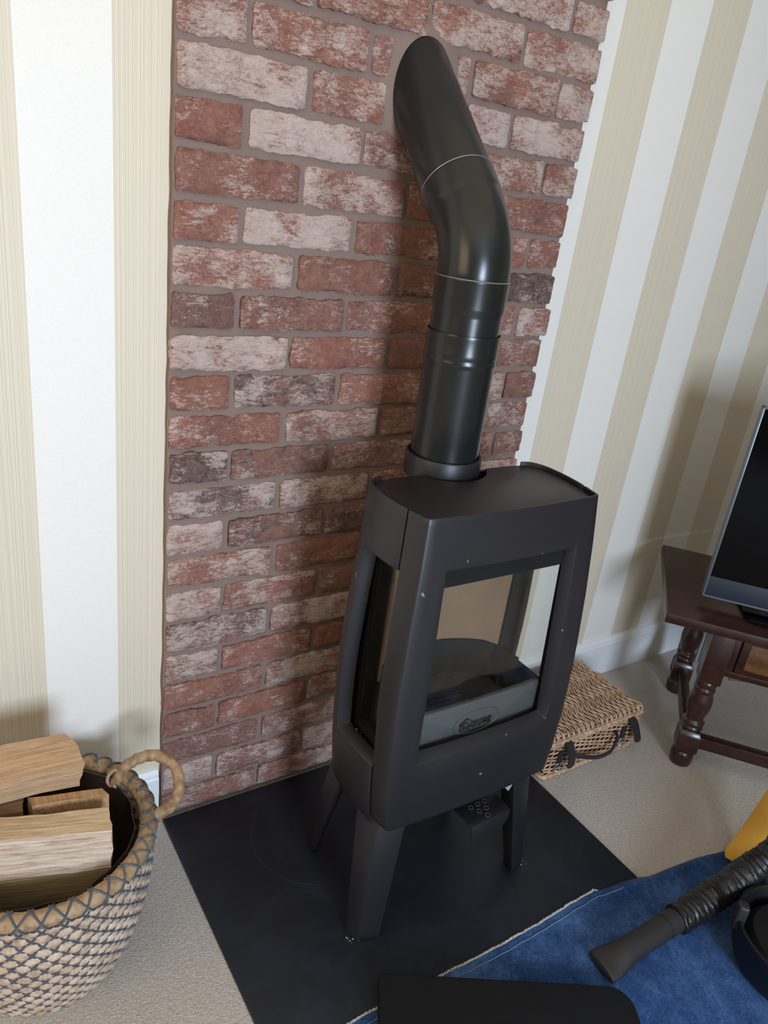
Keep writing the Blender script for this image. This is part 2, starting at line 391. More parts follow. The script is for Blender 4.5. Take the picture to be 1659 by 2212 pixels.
# brick panel: mortar bed and every brick slip as a part of the wall
ZJ = [1.98, 1.9085, 1.8342, 1.7618, 1.6858, 1.6072, 1.5304, 1.4549, 1.3735, 1.2993, 1.2213, 1.1457, 1.0706, .9927, .9178, .8439, .7669, .6904, .613, .5353, .4569, .3823, .3061, .2298, .1531, .0773, .0095]
PX, PZ, PR = .468, 1.609, .067                    # flue axis where it meets the wall
rnd = random.Random(7)
mb = MB(); nx, nz = 40, 110
V = []; F = []
for j in range(nz+1):
    z = .0095+(2.05-.0095)*j/nz
    for i in range(nx+1):
        x = -.006+(.910)*i/nx+(.003*noise.noise(Vector((1, z*14, 3))) if i in (0, nx) else 0)
        V.append((x, -.002+.0022*noise.noise(Vector((x*22, z*22, 5))), z))
for j in range(nz):
    for i in range(nx): a = j*(nx+1)+i; F.append((a, a+1, a+nx+2, a+nx+1))
mk('mortar', V, F, M['mortar'], wall, solid=.0155, sharp=80, out=(0, -1, 0))
def brick(x0, x1, z0, z1, white, tone, char, seed):
    c = Vector(((x0+x1)/2, 0, (z0+z1)/2)); w = x1-x0; h = z1-z0
    nx = max(4, int(w/.0075)); nz = 9; V = []; F = []; r = .006
    dep = -.0115+rnd.uniform(-.003, .003); tl = rnd.uniform(-.012, .012)
    def pt(u, v, back=False):
        x = -w/2+w*u; z = -h/2+h*v
        ex = max(0, abs(x)-(w/2-r)); ez = max(0, abs(z)-(h/2-r))
        if ex > 0 and ez > 0:
            k = math.hypot(ex, ez); s_ = min(1, r/k) if k > 0 else 1
            x -= math.copysign(ex*(1-s_), x); z -= math.copysign(ez*(1-s_), z)
        p = Vector((x*16, z*16, seed*3.1)); p2 = Vector((x*70, z*70, seed*1.7))
        edge = min(w/2-abs(x), h/2-abs(z))
        k = max(0., 1-edge/.012)
        x += k*(.0028*noise.noise(p2)+.0030*noise.noise(p)); z += k*(.0042*noise.noise(p2+Vector((9, 2, 0)))+.0040*noise.noise(p+Vector((4, 7, 1))))
        p3 = Vector((x*30+z*34, z*75, seed*2.3))
        y = dep+tl*x+.0030*noise.noise(p)+.0018*noise.noise(p2)+.0036*abs(noise.noise(p3))+.0035*k*k
        return (x, .004 if back else y, z)
    for j in range(nz+1):
        for i in range(nx+1): V.append(pt(i/nx, j/nz))
    for j in range(nz):
        for i in range(nx): a = j*(nx+1)+i; F.append((a, a+1, a+nx+2, a+nx+1))
    ring = [i for i in range(nx+1)]+[j*(nx+1)+nx for j in range(1, nz+1)]+[nz*(nx+1)+i for i in range(nx-1, -1, -1)]+[j*(nx+1) for j in range(nz-1, 0, -1)]
    b0 = len(V)
    for k in ring: V.append((V[k][0], .004, V[k][2]))
    n = len(ring)
    for i in range(n): F.append((ring[(i+1) % n], ring[i], b0+i, b0+(i+1) % n))
    o = mk('brick', V, F, M['brick'], wall, sharp=60)
    o.location = c; o['white'] = white; o['tone'] = tone; o['char'] = char; o['seed'] = float(seed*1.37)
# (course, position) -> whiteness, tone (darker), char
LOOK = {(3, 1): (.55, .1, .1), (3, 2): (.7, 0, 0), (3, 3): (.75, 0, .0), (2, 4): (.9, 0, 0), (2, 3): (.8, 0, 0), (2, 5): (.35, .7, .2), (4, 0): (.7, .2, 0), (4, 1): (.62, 0, 0), (4, 5): (.85, .1, .1), (4, 4): (.5, 0, .1),
 (5, 0): (.98, 0, 0), (5, 1): (.55, 0, 0), (5, 2): (.9, 0, 0), (5, 3): (.95, 0, 0), (5, 4): (.7, .1, 0), (6, 0): (.35, .1, .1), (6, 1): (1.02, 0, 0), (6, 2): (.5, .3, .1), (6, 3): (.8, 0, 0), (6, 4): (.7, 0, 0),
 (7, 0): (.35, .3, .1), (7, 1): (.7, 0, 0), (7, 2): (.4, .2, .1), (7, 3): (.35, 0, 0), (8, 0): (.45, 0, 0), (8, 1): (.9, 0, 0), (8, 2): (.4, .1, .1), (8, 4): (.4, 0, 0), (9, 0): (.75, 0, 0), (9, 1): (.22, .3, .1), (9, 3): (.25, .4, .75),
 (10, 0): (.2, .9, .2), (10, 1): (.35, .4, .1), (10, 2): (.5, .1, .1), (10, 4): (.7, .2, .3), (11, 0): (.95, 0, .1), (11, 1): (.30, 0, 0), (11, 2): (.2, .5, .4), (12, 0): (.25, .1, .1), (12, 1): (.55, .3, .62), (12, 2): (.35, 0, 0), (12, 4): (.3, .5, .4),
 (13, 0): (.38, 0, 0), (13, 1): (.72, .1, .1), (13, 2): (.4, .4, .3), (14, 0): (.4, .3, .8), (14, 1): (.25, .5, .5), (14, 2): (.65, .4, .4), (15, 0): (.65, .3, .65), (15, 1): (.55, .4, .3), (16, 0): (.96, 0, 0), (16, 1): (.35, .5, .55), (16, 2): (.3, .5, .6),
 (17, 0): (.6, 0, .1), (17, 1): (.3, .2, .1), (18, 0): (.85, 0, 0), (18, 1): (.55, 0, .1), (18, 2): (.3, .6, .3), (19, 0): (.65, .4, .6), (19, 1): (.75, .1, .2), (20, 0): (.75, .2, .5), (20, 1): (.35, 0, .1), (21, 0): (.30, 0, 0), (21, 1): (.8, .3, .2), (22, 0): (.4, .3, .2), (22, 1): (.32, 0, 0),
 (23, 0): (.3, .6, .2), (23, 1): (.65, .5, .3), (24, 0): (.95, 0, 0), (24, 1): (.6, .4, .1), (25, 0): (.5, .2, .1), (25, 1): (.6, .2, .1)}
seed = 0
for c in range(len(ZJ)-1):
    zt, zb = ZJ[c], ZJ[c+1]
    even = (c % 2 == 0)                           # courses that start with a half brick
    xs = [-.004, .118, .351, .583, .812, .913] if even else [-.004, .232, .464, .698, .913]
    segs = [(xs[i], xs[i+1]) for i in range(len(xs)-1)]
    if c == 4: segs = [(-.004, .118), (.118, .345), (.345, .398), (.537, .577), (.577, .812), (.812, .913)]
    if c == 5: segs = [(-.004, .232), (.232, .393), (.575, .698), (.698, .913)]
    for i, (a, b) in enumerate(segs):
        seed += 1
        j = .0062
        x0 = a+(j if a > 0 else rnd.uniform(-.001, .002)); x1 = b-(j if b < .9 else rnd.uniform(-.006, .007))
        k = LOOK.get((c, i)) or (rnd.uniform(.25, .75), rnd.choice([0, .1, .4]), rnd.choice([0, .1, .3]))
        brick(x0+rnd.uniform(-.0015, .0015), x1+rnd.uniform(-.0015, .0015), zb+.0068+rnd.uniform(-.001, .001), zt-.0068+rnd.uniform(-.001, .001), k[0], k[1], k[2], seed)
# smoothed mortar round the flue opening
V = []; F = []; n = 48
for k, (g, y) in enumerate(((.0, -.010), (.010, -.009), (.022, -.005), (.032, -.0015))):
    for i in range(n):
        a = 2*PI*i/n; wob = .004*noise.noise(Vector((math.cos(a)*2, math.sin(a)*2, k*.3)))*(k > 0)
        V.append((PX+(PR-.002+g+wob)*math.cos(a), y, PZ+y+(PR*1.414-.002+g+wob)*math.sin(a)))
for k in range(3):
    for i in range(n): F.append((k*n+i, k*n+(i+1) % n, (k+1)*n+(i+1) % n, (k+1)*n+i))
mk('flue_mortar', V, F, M['mortar'], wall, sharp=80)

# ------------------------------------------------------------------ hearth
HZ = .010
h = MB().box((-.007, -1.05, 0.0005), (.928, -.0165, HZ)).build('hearth_slab', M['hearth'], bevel=.0025)
tag(h, 'large black slate hearth slab under the stove', 'hearth')
# ------------------------------------------------------------------ stove
XC = .470
st = tag(empty('wood_stove', (XC, -.40, HZ)), 'charcoal cast iron wood burning stove on four splayed legs', 'stove')
HT = [(.285, .199), (.30, .207), (.33, .211), (.365, .216), (.473, .223), (.593, .226), (.724, .220), (.845, .211), (.95, .2025)]
YT = [(.285, -.508), (.31, -.509), (.365, -.510), (.473, -.507), (.593, -.500), (.724, -.493), (.845, -.485), (.95, -.475)]
hf = lambda z: interp(z, HT); yf = lambda z: interp(z, YT)
SAG = .009
def door():
    wb, wt = .459, .851
    zr = [.309, .318, .34, .37, .41, wb, .51, .565, .62, .68, .74, .80, wt, .88, .91, .935, .948]
    hw = lambda z: lerp(.166, .156, (z-wb)/(wt-wb))
    grid = []
    for z in zr:
        h_ = hf(z); y = yf(z); w = hw(z); he = h_-.007; row = []
        f = lambda x: y-SAG*(1-(x/h_)**2)
        xs = [-he+(he-w)*i/3 for i in range(3)]+[-w+2*w*i/8 for i in range(9)]+[w+(he-w)*i/3 for i in range(1, 4)]
        row += [(-(h_+.009), y+.045), (-(h_+.001), y+.008), (-(h_-.002), y+.0017)]
        row += [(x, f(x)) for x in xs]
        row += [((h_-.002), y+.0017), ((h_+.001), y+.008), ((h_+.009), y+.045)]
        grid.append([(XC+x, yy, z) for x, yy in row])
    nc = len(grid[0]); V = [p for r in grid for p in r]; F = []
    jb, jt = zr.index(wb), zr.index(wt); ib, it = 6, 14
    for j in range(len(zr)-1):
        for i in range(nc-1):
            if jb <= j < jt and ib <= i < it: continue
            a = j*nc+i; F.append((a, a+1, a+nc+1, a+nc))
    loop = [(jb, i) for i in range(ib, it+1)]+[(j, it) for j in range(jb+1, jt+1)]+[(jt, i) for i in range(it-1, ib-1, -1)]+[(j, ib) for j in range(jt-1, jb, -1)]
    n0 = len(V); cz = (wb+wt)/2
    for (j, i) in loop:
        x, y, z = grid[j][i]
        V.append((x-(.010 if i == it else -.010 if i == ib else 0), y+.022, z+(.012 if j == jb else -.005 if j == jt else 0)))
    n = len(loop)
    for k in range(n):
        (j, i), (j2, i2) = loop[k], loop[(k+1) % n]
        F.append((j*nc+i, n0+k, n0+(k+1) % n, j2*nc+i2))
    return mk('door', V, F, M['iron'], st, solid=.006, bevel=.0022, sharp=30, out=(0, -1, 0))
door()
def side(s):
    wb, wt = .437, .838
    zr = [.284, .292, .302, .34, .39, wb, .50, .56, .62, .68, .74, .79, wt, .88, .92, .948]
    grid = []
    for z in zr:
        h_ = hf(z); y = yf(z)
        row = [(h_+.009, y+.0485), (h_+.0125, y+.072), (h_+.0145, y+.10), (h_+.0145, -.358), (h_+.0125, -.330), (h_+.008, -.311), (h_+.001, -.297), (h_-.010, -.286), (h_-.03, -.281)]
        grid.append([(XC+s*x, yy, z) for x, yy in row])
    nc = 9; V = [p for r in grid for p in r]; F = []
    jb, jt, ie = zr.index(wb), zr.index(wt), 4
    for j in range(len(zr)-1):
        for i in range(nc-1):
            if jb <= j < jt and i < ie: continue
            a = j*nc+i; F.append((a, a+1, a+nc+1, a+nc) if s < 0 else (a, a+nc, a+nc+1, a+1))
    path = [(jb, i) for i in range(0, ie+1)]+[(j, ie) for j in range(jb+1, jt+1)]+[(jt, i) for i in range(ie-1, -1, -1)]
    n0 = len(V)
    for (j, i) in path:
        x, y, z = grid[j][i]
        V.append((x-s*.026, y-(.012 if i == ie else 0), z+(.010 if j == jb else -.004 if j == jt else 0)))
    for k in range(len(path)-1):
        (j, i), (j2, i2) = path[k], path[k+1]
        F.append((j*nc+i, n0+k, n0+k+1, j2*nc+i2))
    # outward normals
    return mk('side_panel', V, F, M['iron'], st, solid=(.006), bevel=.0022, sharp=30, out=(s, 0, 0))
side(-1); side(1)
def ring_plan(z, inset=0):
    h_ = hf(z)-inset; y = yf(z)+inset
    R = [(h_-.001, y+.003), (h_+.008, y+.045), (h_+.0135, y+.10), (h_+.0135, -.358), (h_+.007, -.311), (h_, -.297), (h_-.012, -.287), (h_-.05, -.281)]
    fr = [(-h_+2*h_*i/10, y-SAG*(1-(2*i/10-1)**2)) for i in range(1, 10)]
    return fr, R
# top plate with the scooped cut-out behind for the flue collar
FX, FY = .468, -.243
fr, R = ring_plan(.945, .0075)
poly = [(XC+x, y) for x, y in fr]+[(XC+x, y) for x, y in R]
a0 = math.asin((-.281-FY)/.090); arc = [(FX+.090*math.cos(a), FY+.090*math.sin(a)) for a in [a0+(-PI-2*a0-0)*i/18 for i in range(19)]]
poly += arc+[(XC-x, y) for x, y in R[::-1]]
MB().prism(poly, .9345, .9405).build('top_plate', M['iron'], st, bevel=.0012)
fr, R = ring_plan(.31, .01)
MB().prism([(XC+x, y) for x, y in fr]+[(XC+x, y) for x, y in R]+[(XC-x, y) for x, y in R[::-1]], .312, .318).build('base_plate', M['iron'], st)
MB().box((XC-.19, -.279, .30), (XC+.19, -.271, .934)).build('back_plate', M['iron'], st)
# legs: front pair are angled, rear pair are blades
def leg(top, bot, zt, s):
    P = [(XC+s*(x-XC), y, HZ+.0003) for x, y in bot]+[(XC+s*(x-XC), y, zt) for x, y in top]
    MB().hexa(P).build('leg', M['iron'], st, bevel=.004)
for s in (1, -1):
    leg([(.2515, -.415), (.270, -.474), (.332, -.484), (.322, -.42)], [(.2285, -.468), (.2405, -.4975), (.287, -.512), (.276, -.47)], .318, s)
    leg([(.262, -.286), (.2545, -.345), (.275, -.345), (.284, -.29)], [(.262, -.226), (.264, -.257), (.281, -.255), (.280, -.228)], .30, s)
# firebox
plan = [(.163, -.470), (.160, -.40), (.152, -.345), (.134, -.318), (.10, -.298), (.05, -.281), (0, -.276)]
def wallstrip(name, pl, z0, z1, mat, t, s_all=True):
    pts = [(XC+x, y) for x, y in pl]+[(XC-x, y) for x, y in pl[-2::-1]] if s_all else [(XC+x, y) for x, y in pl]
    V = [(x, y, z0) for x, y in pts]+[(x, y, z1) for x, y in pts]; n = len(pts)
    return mk(name, V, [(i, i+1, n+i+1, n+i) for i in range(n-1)], mat, st, solid=t, sharp=40, out=(0, -1, 0))
wallstrip('firebrick_lining', plan[2:], .53, .845, M['verm'], .012)
wallstrip('ash_wall', [(x*.97, y-.006) for x, y in plan[1:]], .452, .545, M['iron_in'], .008)
for s in (-1, 1):
    MB().hexa([(XC+s*x, y, z) for z in (.45, .538) for x, y in ((.166, -.468), (.166, -.398), (.158, -.398), (.158, -.468))]).build('log_guard', M['iron_in'], st, bevel=.002)
fg = MB(); gx = [-.164+.328*i/12 for i in range(13)]
prof = [(-.474, .446), (-.474, .527), (-.471, .534), (-.462, .534), (-.460, .528), (-.460, .446)]
V = [(XC+x, y-.004*(1-(x/.164)**2), z) for x in gx for y, z in prof]; k = len(prof)
F = [(i*k+j, i*k+(j+1) % k, (i+1)*k+(j+1) % k, (i+1)*k+j) for i in range(12) for j in range(k)]+[tuple(range(k)), tuple(range(12*k, 13*k))[::-1]]
guard = mk('front_guard', V, F, M['grey_iron'], st, sharp=25, bevel=.0015)
def ring(cx, cy, cz, a, b, r, n=56): return [(cx+a*math.cos(2*PI*i/n), cy, cz+b*math.sin(2*PI*i/n)) for i in range(n)]
EX, EY, EZ = .470, -.4785, .484
MB().tube(ring(EX, EY, EZ, .056, .0265, 0), .0024, 6, closed=True).build('emblem_rim', M['grey_iron'], guard)
# lettering: a house shaped D and the small capitals after it
tx = MB()
def bar(x0, z0, x1, z1, w=.0042):
    d = Vector((x1-x0, 0, z1-z0)); L = d.length; d.normalize(); nrm = Vector((-d.z, 0, d.x))*(w/2); e = d*(w*.25)
    A, B = Vector((EX+x0, EY, EZ+z0))-e, Vector((EX+x1, EY, EZ+z1))+e
    P = [A-nrm, B-nrm, B+nrm, A+nrm]
    tx.hexa([p+Vector((0, .002, 0)) for p in P]+[p+Vector((0, -.0024, 0)) for p in P])
def pl_(pts, w=.0042):
    for a, b in zip(pts, pts[1:]): bar(*a, *b, w)
pl_([(-.041, -.012), (-.041, .002), (-.044, .002), (-.028, .0135), (-.014, .004), (-.014, -.006), (-.020, -.012), (-.041, -.012)], .0036)   # D under a roof
pl_([(-.034, -.007), (-.034, .003), (-.024, .003), (-.021, -.001), (-.021, -.005), (-.024, -.007), (-.034, -.007)], .0024)
pl_([(-.0085, -.0105), (-.0085, .001), (-.0015, .001), (-.0015, -.0105), (-.0085, -.0105)])   # O
pl_([(.0035, .002), (.0075, -.0105), (.0115, .002)])                                           # V
pl_([(.0165, -.0105), (.0165, .001), (.023, .001), (.023, -.0045), (.0165, -.0045)]); pl_([(.019, -.0045), (.024, -.0105)])   # R
pl_([(.0365, -.0105), (.0295, -.0105), (.0295, .001), (.0365, .001)]); bar(.0295, -.0045, .0355, -.0045)   # E
tx.build('lettering', M['emblem_iron'], guard, smooth=False)
# grate and ash
V = [(XC+x, y, .4575) for x, y in [(-p, q) for p, q in plan]+plan[-2::-1]]
mk('firebox_floor', V, [tuple(range(len(V)))], M['ash'], st, solid=.006, out=(0, 0, 1))
for k in range(6):                                # dark slots of the grate in the ash
    y = -.446+k*.016; x0, x1 = -.10+.012*(k % 2), .02+.02*((k*7) % 3)
    P = [(XC+x0+(x1-x0)*i/8, y+.008*math.sin(PI*i/8), .4578) for i in range(9)]
    MB().tube(P, .0026, 6, ell=lambda t: (.35, math.sin(PI*min(1, max(0, t)))*.8+.2)).build('grate_slot', M['foam'], st)
rn = random.Random(3)
em = MB()
for k in range(70):
    a, b = rn.uniform(-.12, .12), rn.uniform(-.44, -.31); r = rn.uniform(.002, .006)
    if abs(a) > .06 and b > -.34: continue
    em.add([(XC+a+r*rn.uniform(.7, 1.4)*dx, b+r*rn.uniform(.7, 1.4)*dy, .464+r*dz*.8) for dx, dy, dz in ((1, 0, 0), (0, 1, 0), (-1, 0, 0), (0, -1, 0), (0, 0, 1), (0, 0, -1))], [(0, 1, 4), (1, 2, 4), (2, 3, 4), (3, 0, 4), (1, 0, 5), (2, 1, 5), (3, 2, 5), (0, 3, 5)])
tag(em.build('embers', M['ash'], st), kind='stuff')
MB().hexa([(XC-.165, -.462, .868), (XC+.165, -.462, .868), (XC+.15, -.282, .80), (XC-.15, -.282, .80), (XC-.165, -.462, .876), (XC+.165, -.462, .876), (XC+.15, -.282, .808), (XC-.15, -.282, .808)]).build('baffle_plate', M['iron_in'], st)
# inner frame and panes
gy = lambda z: yf(z)+.027-SAG
fm = MB()
for (x0, x1, z0, z1) in ((-.200, -.166, .44, .90), (.166, .200, .44, .90), (-.166, .166, .806, .90), (-.166, .166, .436, .452)):
    fm.hexa([(XC+x0, gy(z0), z0), (XC+x1, gy(z0), z0), (XC+x1, gy(z0)+.018, z0), (XC+x0, gy(z0)+.018, z0), (XC+x0, gy(z1), z1), (XC+x1, gy(z1), z1), (XC+x1, gy(z1)+.018, z1), (XC+x0, gy(z1)+.018, z1)])
fm.build('glass_frame', M['iron_in'], st)
z0, z1 = .450, .872
MB().hexa([(XC-.170, gy(z0)+.006, z0), (XC+.170, gy(z0)+.006, z0), (XC+.170, gy(z0)+.010, z0), (XC-.170, gy(z0)+.010, z0), (XC-.170, gy(z1)+.006, z1), (XC+.170, gy(z1)+.006, z1), (XC+.170, gy(z1)+.010, z1), (XC-.170, gy(z1)+.010, z1)]).build('front_pane', M['glass'], st)
for s in (-1, 1):
    sf = MB()
    for (ya, yb, za, zb) in ((-.341, -.322, .42, .88), (-.478, -.341, .846, .88), (-.478, -.341, .42, .446)):
        sf.box((XC+s*.176, ya, za), (XC+s*.196, yb, zb))
    sf.build('side_frame', M['iron_in'], st)
    MB().box((XC+s*.181, -.472, .440), (XC+s*.185, -.338, .852)).build('side_pane', M['glass'], st)
    MB().box((XC+s*.162, -.345, .44), (XC+s*.190, -.336, .87)).build('glass_post', M['iron_in'], st)
# air slide under the door, with its row of holes and turned-down front lip
poly = [(.474, -.42), (.4785, -.511), (.481, -.516), (.583, -.511), (.591, -.505), (.593, -.490), (.590, -.42)]
sl = MB().prism(poly, .2310, .2350).build('air_slide', M['iron'], st, bevel=.001)
lip = [(.479, .235), (.591, .235), (.592, .222), (.588, .209), (.577, .198), (.558, .191), (.493, .190), (.484, .195)]
V = [(x, -.5155+(x-.48)*.05-(.235-z)*.10, z) for x, z in lip]+[(x, -.519+(x-.48)*.05-(.235-z)*.10, z) for x, z in lip]; n = len(lip)
mk('front_lip', V, [tuple(range(n)), tuple(range(n, 2*n))[::-1]]+[(i, (i+1) % n, n+(i+1) % n, n+i) for i in range(n)], M['iron'], sl, bevel=.001)
for hx, hy in ((.513, -.4735), (.533, -.472), (.5525, -.4715), (.5235, -.4895), (.5435, -.489), (.533, -.5065)):
    MB().lathe([(.0046, .2348), (.0062, .2348), (.0062, .2360), (.0046, .2360)], (hx, hy, 0), 14, close=True).build('vent_ring', M['grey_iron'], sl)
    MB().lathe([(.0001, .2349), (.0046, .2349), (.0046, .2353), (.0001, .2353)], (hx, hy, 0), 12).build('vent_hole', M['foam'], sl)
mk('bracket_tab', [(.577, -.487, .303), (.607, -.487, .303), (.604, -.492, .280), (.590, -.497, .272), (.577, -.49, .285)], [(0, 1, 2, 3, 4)], M['clear'], st, solid=.0015)

cr = MB(); rc = random.Random(11)
for (x, y, z, n_, sx_, sy_) in ((.238, -.490, HZ+.001, 9, .012, .010), (.262, -.36, .4455, 9, .006, .05), (.70, -.500, HZ+.001, 4, .01, .01)):
    for k in range(n_):
        a, b, r = x+rc.uniform(-sx_, sx_), y+rc.uniform(-sy_, sy_), rc.uniform(.0006, .0015)
        cr.add([(a+r*dx, b+r*dy, z+r*dz) for dx, dy, dz in ((1, 0, 0), (0, 1, 0), (-1, 0, 0), (0, -1, 0), (0, 0, 1), (0, 0, -.6))], [(0, 1, 4), (1, 2, 4), (2, 3, 4), (3, 0, 4), (1, 0, 5), (2, 1, 5), (3, 2, 5), (0, 3, 5)])
tag(cr.build('plaster_crumbs', M['white'], st), kind='stuff')

# ------------------------------------------------------------------ flue pipe
fp = tag(empty('flue_pipe', (FX, FY, .93)), 'black enamel stove pipe bending back into the brick wall', 'pipe')
MB().lathe([(.0685, .922), (.0757, .922), (.0762, .926), (.0762, .964), (.0745, .9675), (.0705, .9675), (.0695, .962), (.0695, .924)], (FX, FY, 0), 64, close=True).build('collar', M['iron'], fp)
lower = [(.060, .93), (.0672, .93), (.0672, 1.145), (.0676, 1.148), (.0690, 1.151), (.0690, 1.156), (.0680, 1.160), (.0685, 1.1635), (.0692, 1.167), (.0688, 1.172), (.0688, 1.199), (.0692, 1.2035), (.0688, 1.206), (.0672, 1.206), (.0668, 1.19)]
MB().lathe(lower, (FX, FY, 0), 64).build('lower_pipe', M['pipe'], fp, sharp=50)
mid = [(.060, 1.18), (.0650, 1.18), (.0650, 1.236), (.0652, 1.240), (.0668, 1.248), (.0676, 1.254), (.0676, 1.296), (.0682, 1.2985), (.0682, 1.3015), (.066, 1.303)]
MB().lathe(mid, (FX, FY, 0), 64).build('connector', M['pipe'], fp, sharp=60)
RB = .156; ZB = 1.302
def axis(t):  # t in metres along the bend from the connector
    L = RB*PI/4
    if t <= L:
        a = t/RB; return Vector((FX, FY+RB*(1-math.cos(a)), ZB+RB*math.sin(a))), a
    p = Vector((FX, FY+RB*(1-math.cos(PI/4)), ZB+RB*math.sin(PI/4))); return p+Vector((0, math.sin(PI/4), math.cos(PI/4)))*(t-L), PI/4
def sweep(name, stops, mat):
    V = []; n = 64; F = []
    for t, r in stops:
        p, a = axis(t); e1 = Vector((1, 0, 0)); e2 = Vector((0, math.cos(a), -math.sin(a)))
        for j in range(n): V.append(p+e1*r*math.cos(2*PI*j/n)+e2*r*math.sin(2*PI*j/n))
    for i in range(len(stops)-1):
        for j in range(n): F.append((i*n+j, i*n+(j+1) % n, (i+1)*n+(j+1) % n, (i+1)*n+j))
    return mk(name, V, F, mat, fp, sharp=50)
L45 = RB*PI/4
sweep('elbow', [(-.002, .0655), (.0, .0660)]+[(L45*i/14, .0660) for i in range(1, 15)]+[(L45+.006, .0662), (L45+.012, .0678), (L45+.018, .0685), (L45+.052, .0685), (L45+.056, .069), (L45+.058, .0685), (L45+.058, .066)], M['pipe'])
LE = L45+(.243-RB*(1-math.cos(PI/4)))/math.sin(PI/4)
sweep('upper_pipe', [(L45+.04, .0665), (L45+.066, .0668), (L45+.069, .0672), (LE+.02, .0672), (LE+.07, .0672)], M['pipe'])
for t, r in ((L45+.0575, .0692), (-.0002, .0686)):
    p, a = axis(t); e2 = Vector((0, math.cos(a), -math.sin(a)))
    rs = random.Random(int(r*1e4)); n = 90
    MB().tube([p+Vector((1, 0, 0))*(r-.0006)*math.cos(2*PI*j/n)+e2*(r-.0006)*math.sin(2*PI*j/n) for j in range(n)], lambda q_, an: .0009, 5, closed=True).build('worn_seam', M['scratch'], fp)

# ------------------------------------------------------------------ log basket
BX, BY, BR = -.297, -.224, .184
BH = .30
bk = tag(empty('log_basket', (BX, BY, 0)), 'round seagrass basket with grey stitching, filled with split logs', 'basket')
rad = lambda z: interp(z, [(0, .128), (.05, .148), (.10, .164), (.16, .177), (.22, .184), (.30, .185)])
NR = 17; step = (BH-.02)/NR
for k in range(NR):
    z = .009+k*step; R_ = rad(z); n = 150; ph = k*.37
    P = [(BX+R_*math.cos(2*PI*i/n), BY+R_*math.sin(2*PI*i/n), z+.0012*noise.noise(Vector((math.cos(2*PI*i/n)*5, math.sin(2*PI*i/n)*5, k)))) for i in range(n)]
    N36 = 36
    def rf(t, an, k=k, ph=ph):
        a = t*(n-1)/n*2*PI
        return step*.64*(1-.20*math.cos(N36*a+PI*k)+.17*noise.noise(Vector((a*22+an*1.2, k*5, an*.7)))+.06*math.sin(a*118+an*2))
    MB().tube(P, rf, 8, closed=True).build('coil', M['seagrass'], bk, sharp=70)
zc = BH-.006; n = 180
P = [(BX+(BR+.001)*math.cos(2*PI*i/n), BY+(BR+.001)*math.sin(2*PI*i/n), zc) for i in range(n)]
MB().tube(P, lambda t, an: .0155*(1+.05*noise.noise(Vector((t*130, an, 1)))+.03*math.sin(t*330+an*2)), 10, closed=True).build('rim', M['rimgrass'], bk, sharp=70)
sw = MB()
N36 = 36
for dirn in (1, -1):
    for k in range(N36):
        P = []
        for i in range(NR*4+1):
            z = .009+i*step/4; row = i/4
            a = 2*PI*k/N36+dirn*2*PI/N36*.5*row
            wv = step*.58*math.sqrt(max(0, 1-((row-round(row))/.62)**2))
            R_ = rad(z)+wv+.0004
            P.append((BX+R_*math.cos(a), BY+R_*math.sin(a), z))
        sw.tube(P, .0019, 4)
rw = MB()
for k in range(N36):
    for dirn in (1, -1):
        P = []
        for i in range(13):
            f = -1.9+3.8*i/12+.35; a = 2*PI*k/N36+dirn*(i/12-.5)*2*PI/N36*1.25
            rr_ = .0168
            R_ = BR+.001+rr_*math.cos(f); P.append((BX+R_*math.cos(a), BY+R_*math.sin(a), zc+rr_*math.sin(f)))
        rw.tube(P, .0019, 4)
tag(sw.build('stitching', M['cord'], bk), kind='stuff'); tag(rw.build('rim_stitching', M['cord'], bk), kind='stuff')
# crinkled plastic liner
V = []; F = []; n = 96
prof = [(.02, .012), (.105, .014), (.135, .06), (.150, .12), (.160, .20), (.163, .255), (.160, .292)]
for k, (r, z) in enumerate(prof):
    for i in range(n):
        a = 2*PI*i/n; d = .006*noise.noise(Vector((math.cos(a)*4, math.sin(a)*4, z*14)))
        zz = z+(.007*noise.noise(Vector((math.cos(a)*3, math.sin(a)*3, 8))) if k == len(prof)-1 else 0)
        V.append((BX+(r+d*(k > 1))*math.cos(a), BY+(r+d*(k > 1))*math.sin(a), zz))
for k in range(len(prof)-1):
    for i in range(n): F.append((k*n+i, k*n+(i+1) % n, (k+1)*n+(i+1) % n, (k+1)*n+i))
F.append(tuple(range(n)))
mk('liner', V, F, M['liner'], bk, solid=.001, sharp=80)
# handles
def handle(pts, nm='handle'):
    P = spline(pts, 9); N = len(P)
    MB().tube(P, lambda t, an: .0112*(1+.07*math.sin(t*95+an*.7)+.08*noise.noise(Vector((t*40, an*.6, 2)))), 10).build(nm, M['rimgrass'], bk, sharp=60)
HP = [(-.150, -.155, .284), (-.134, -.148, .312), (-.102, -.148, .329), (-.070, -.165, .339), (-.045, -.199, .330), (-.048, -.235, .310), (-.070, -.259, .294), (-.100, -.271, .296), (-.130, -.270, .284)]
handle(HP)
handle([(2*BX-x, y, z) for x, y, z in HP])
for q_ in (HP[1], HP[-2]):
    cx, cy, cz = q_
    MB().tube([(cx-.012+.016*math.cos(2*PI*i/20), cy+.002*i/20, cz-.016+.020*math.sin(2*PI*i/20)) for i in range(20)], .0036, 6, closed=True).build('handle_binding', M['willow'], bk)

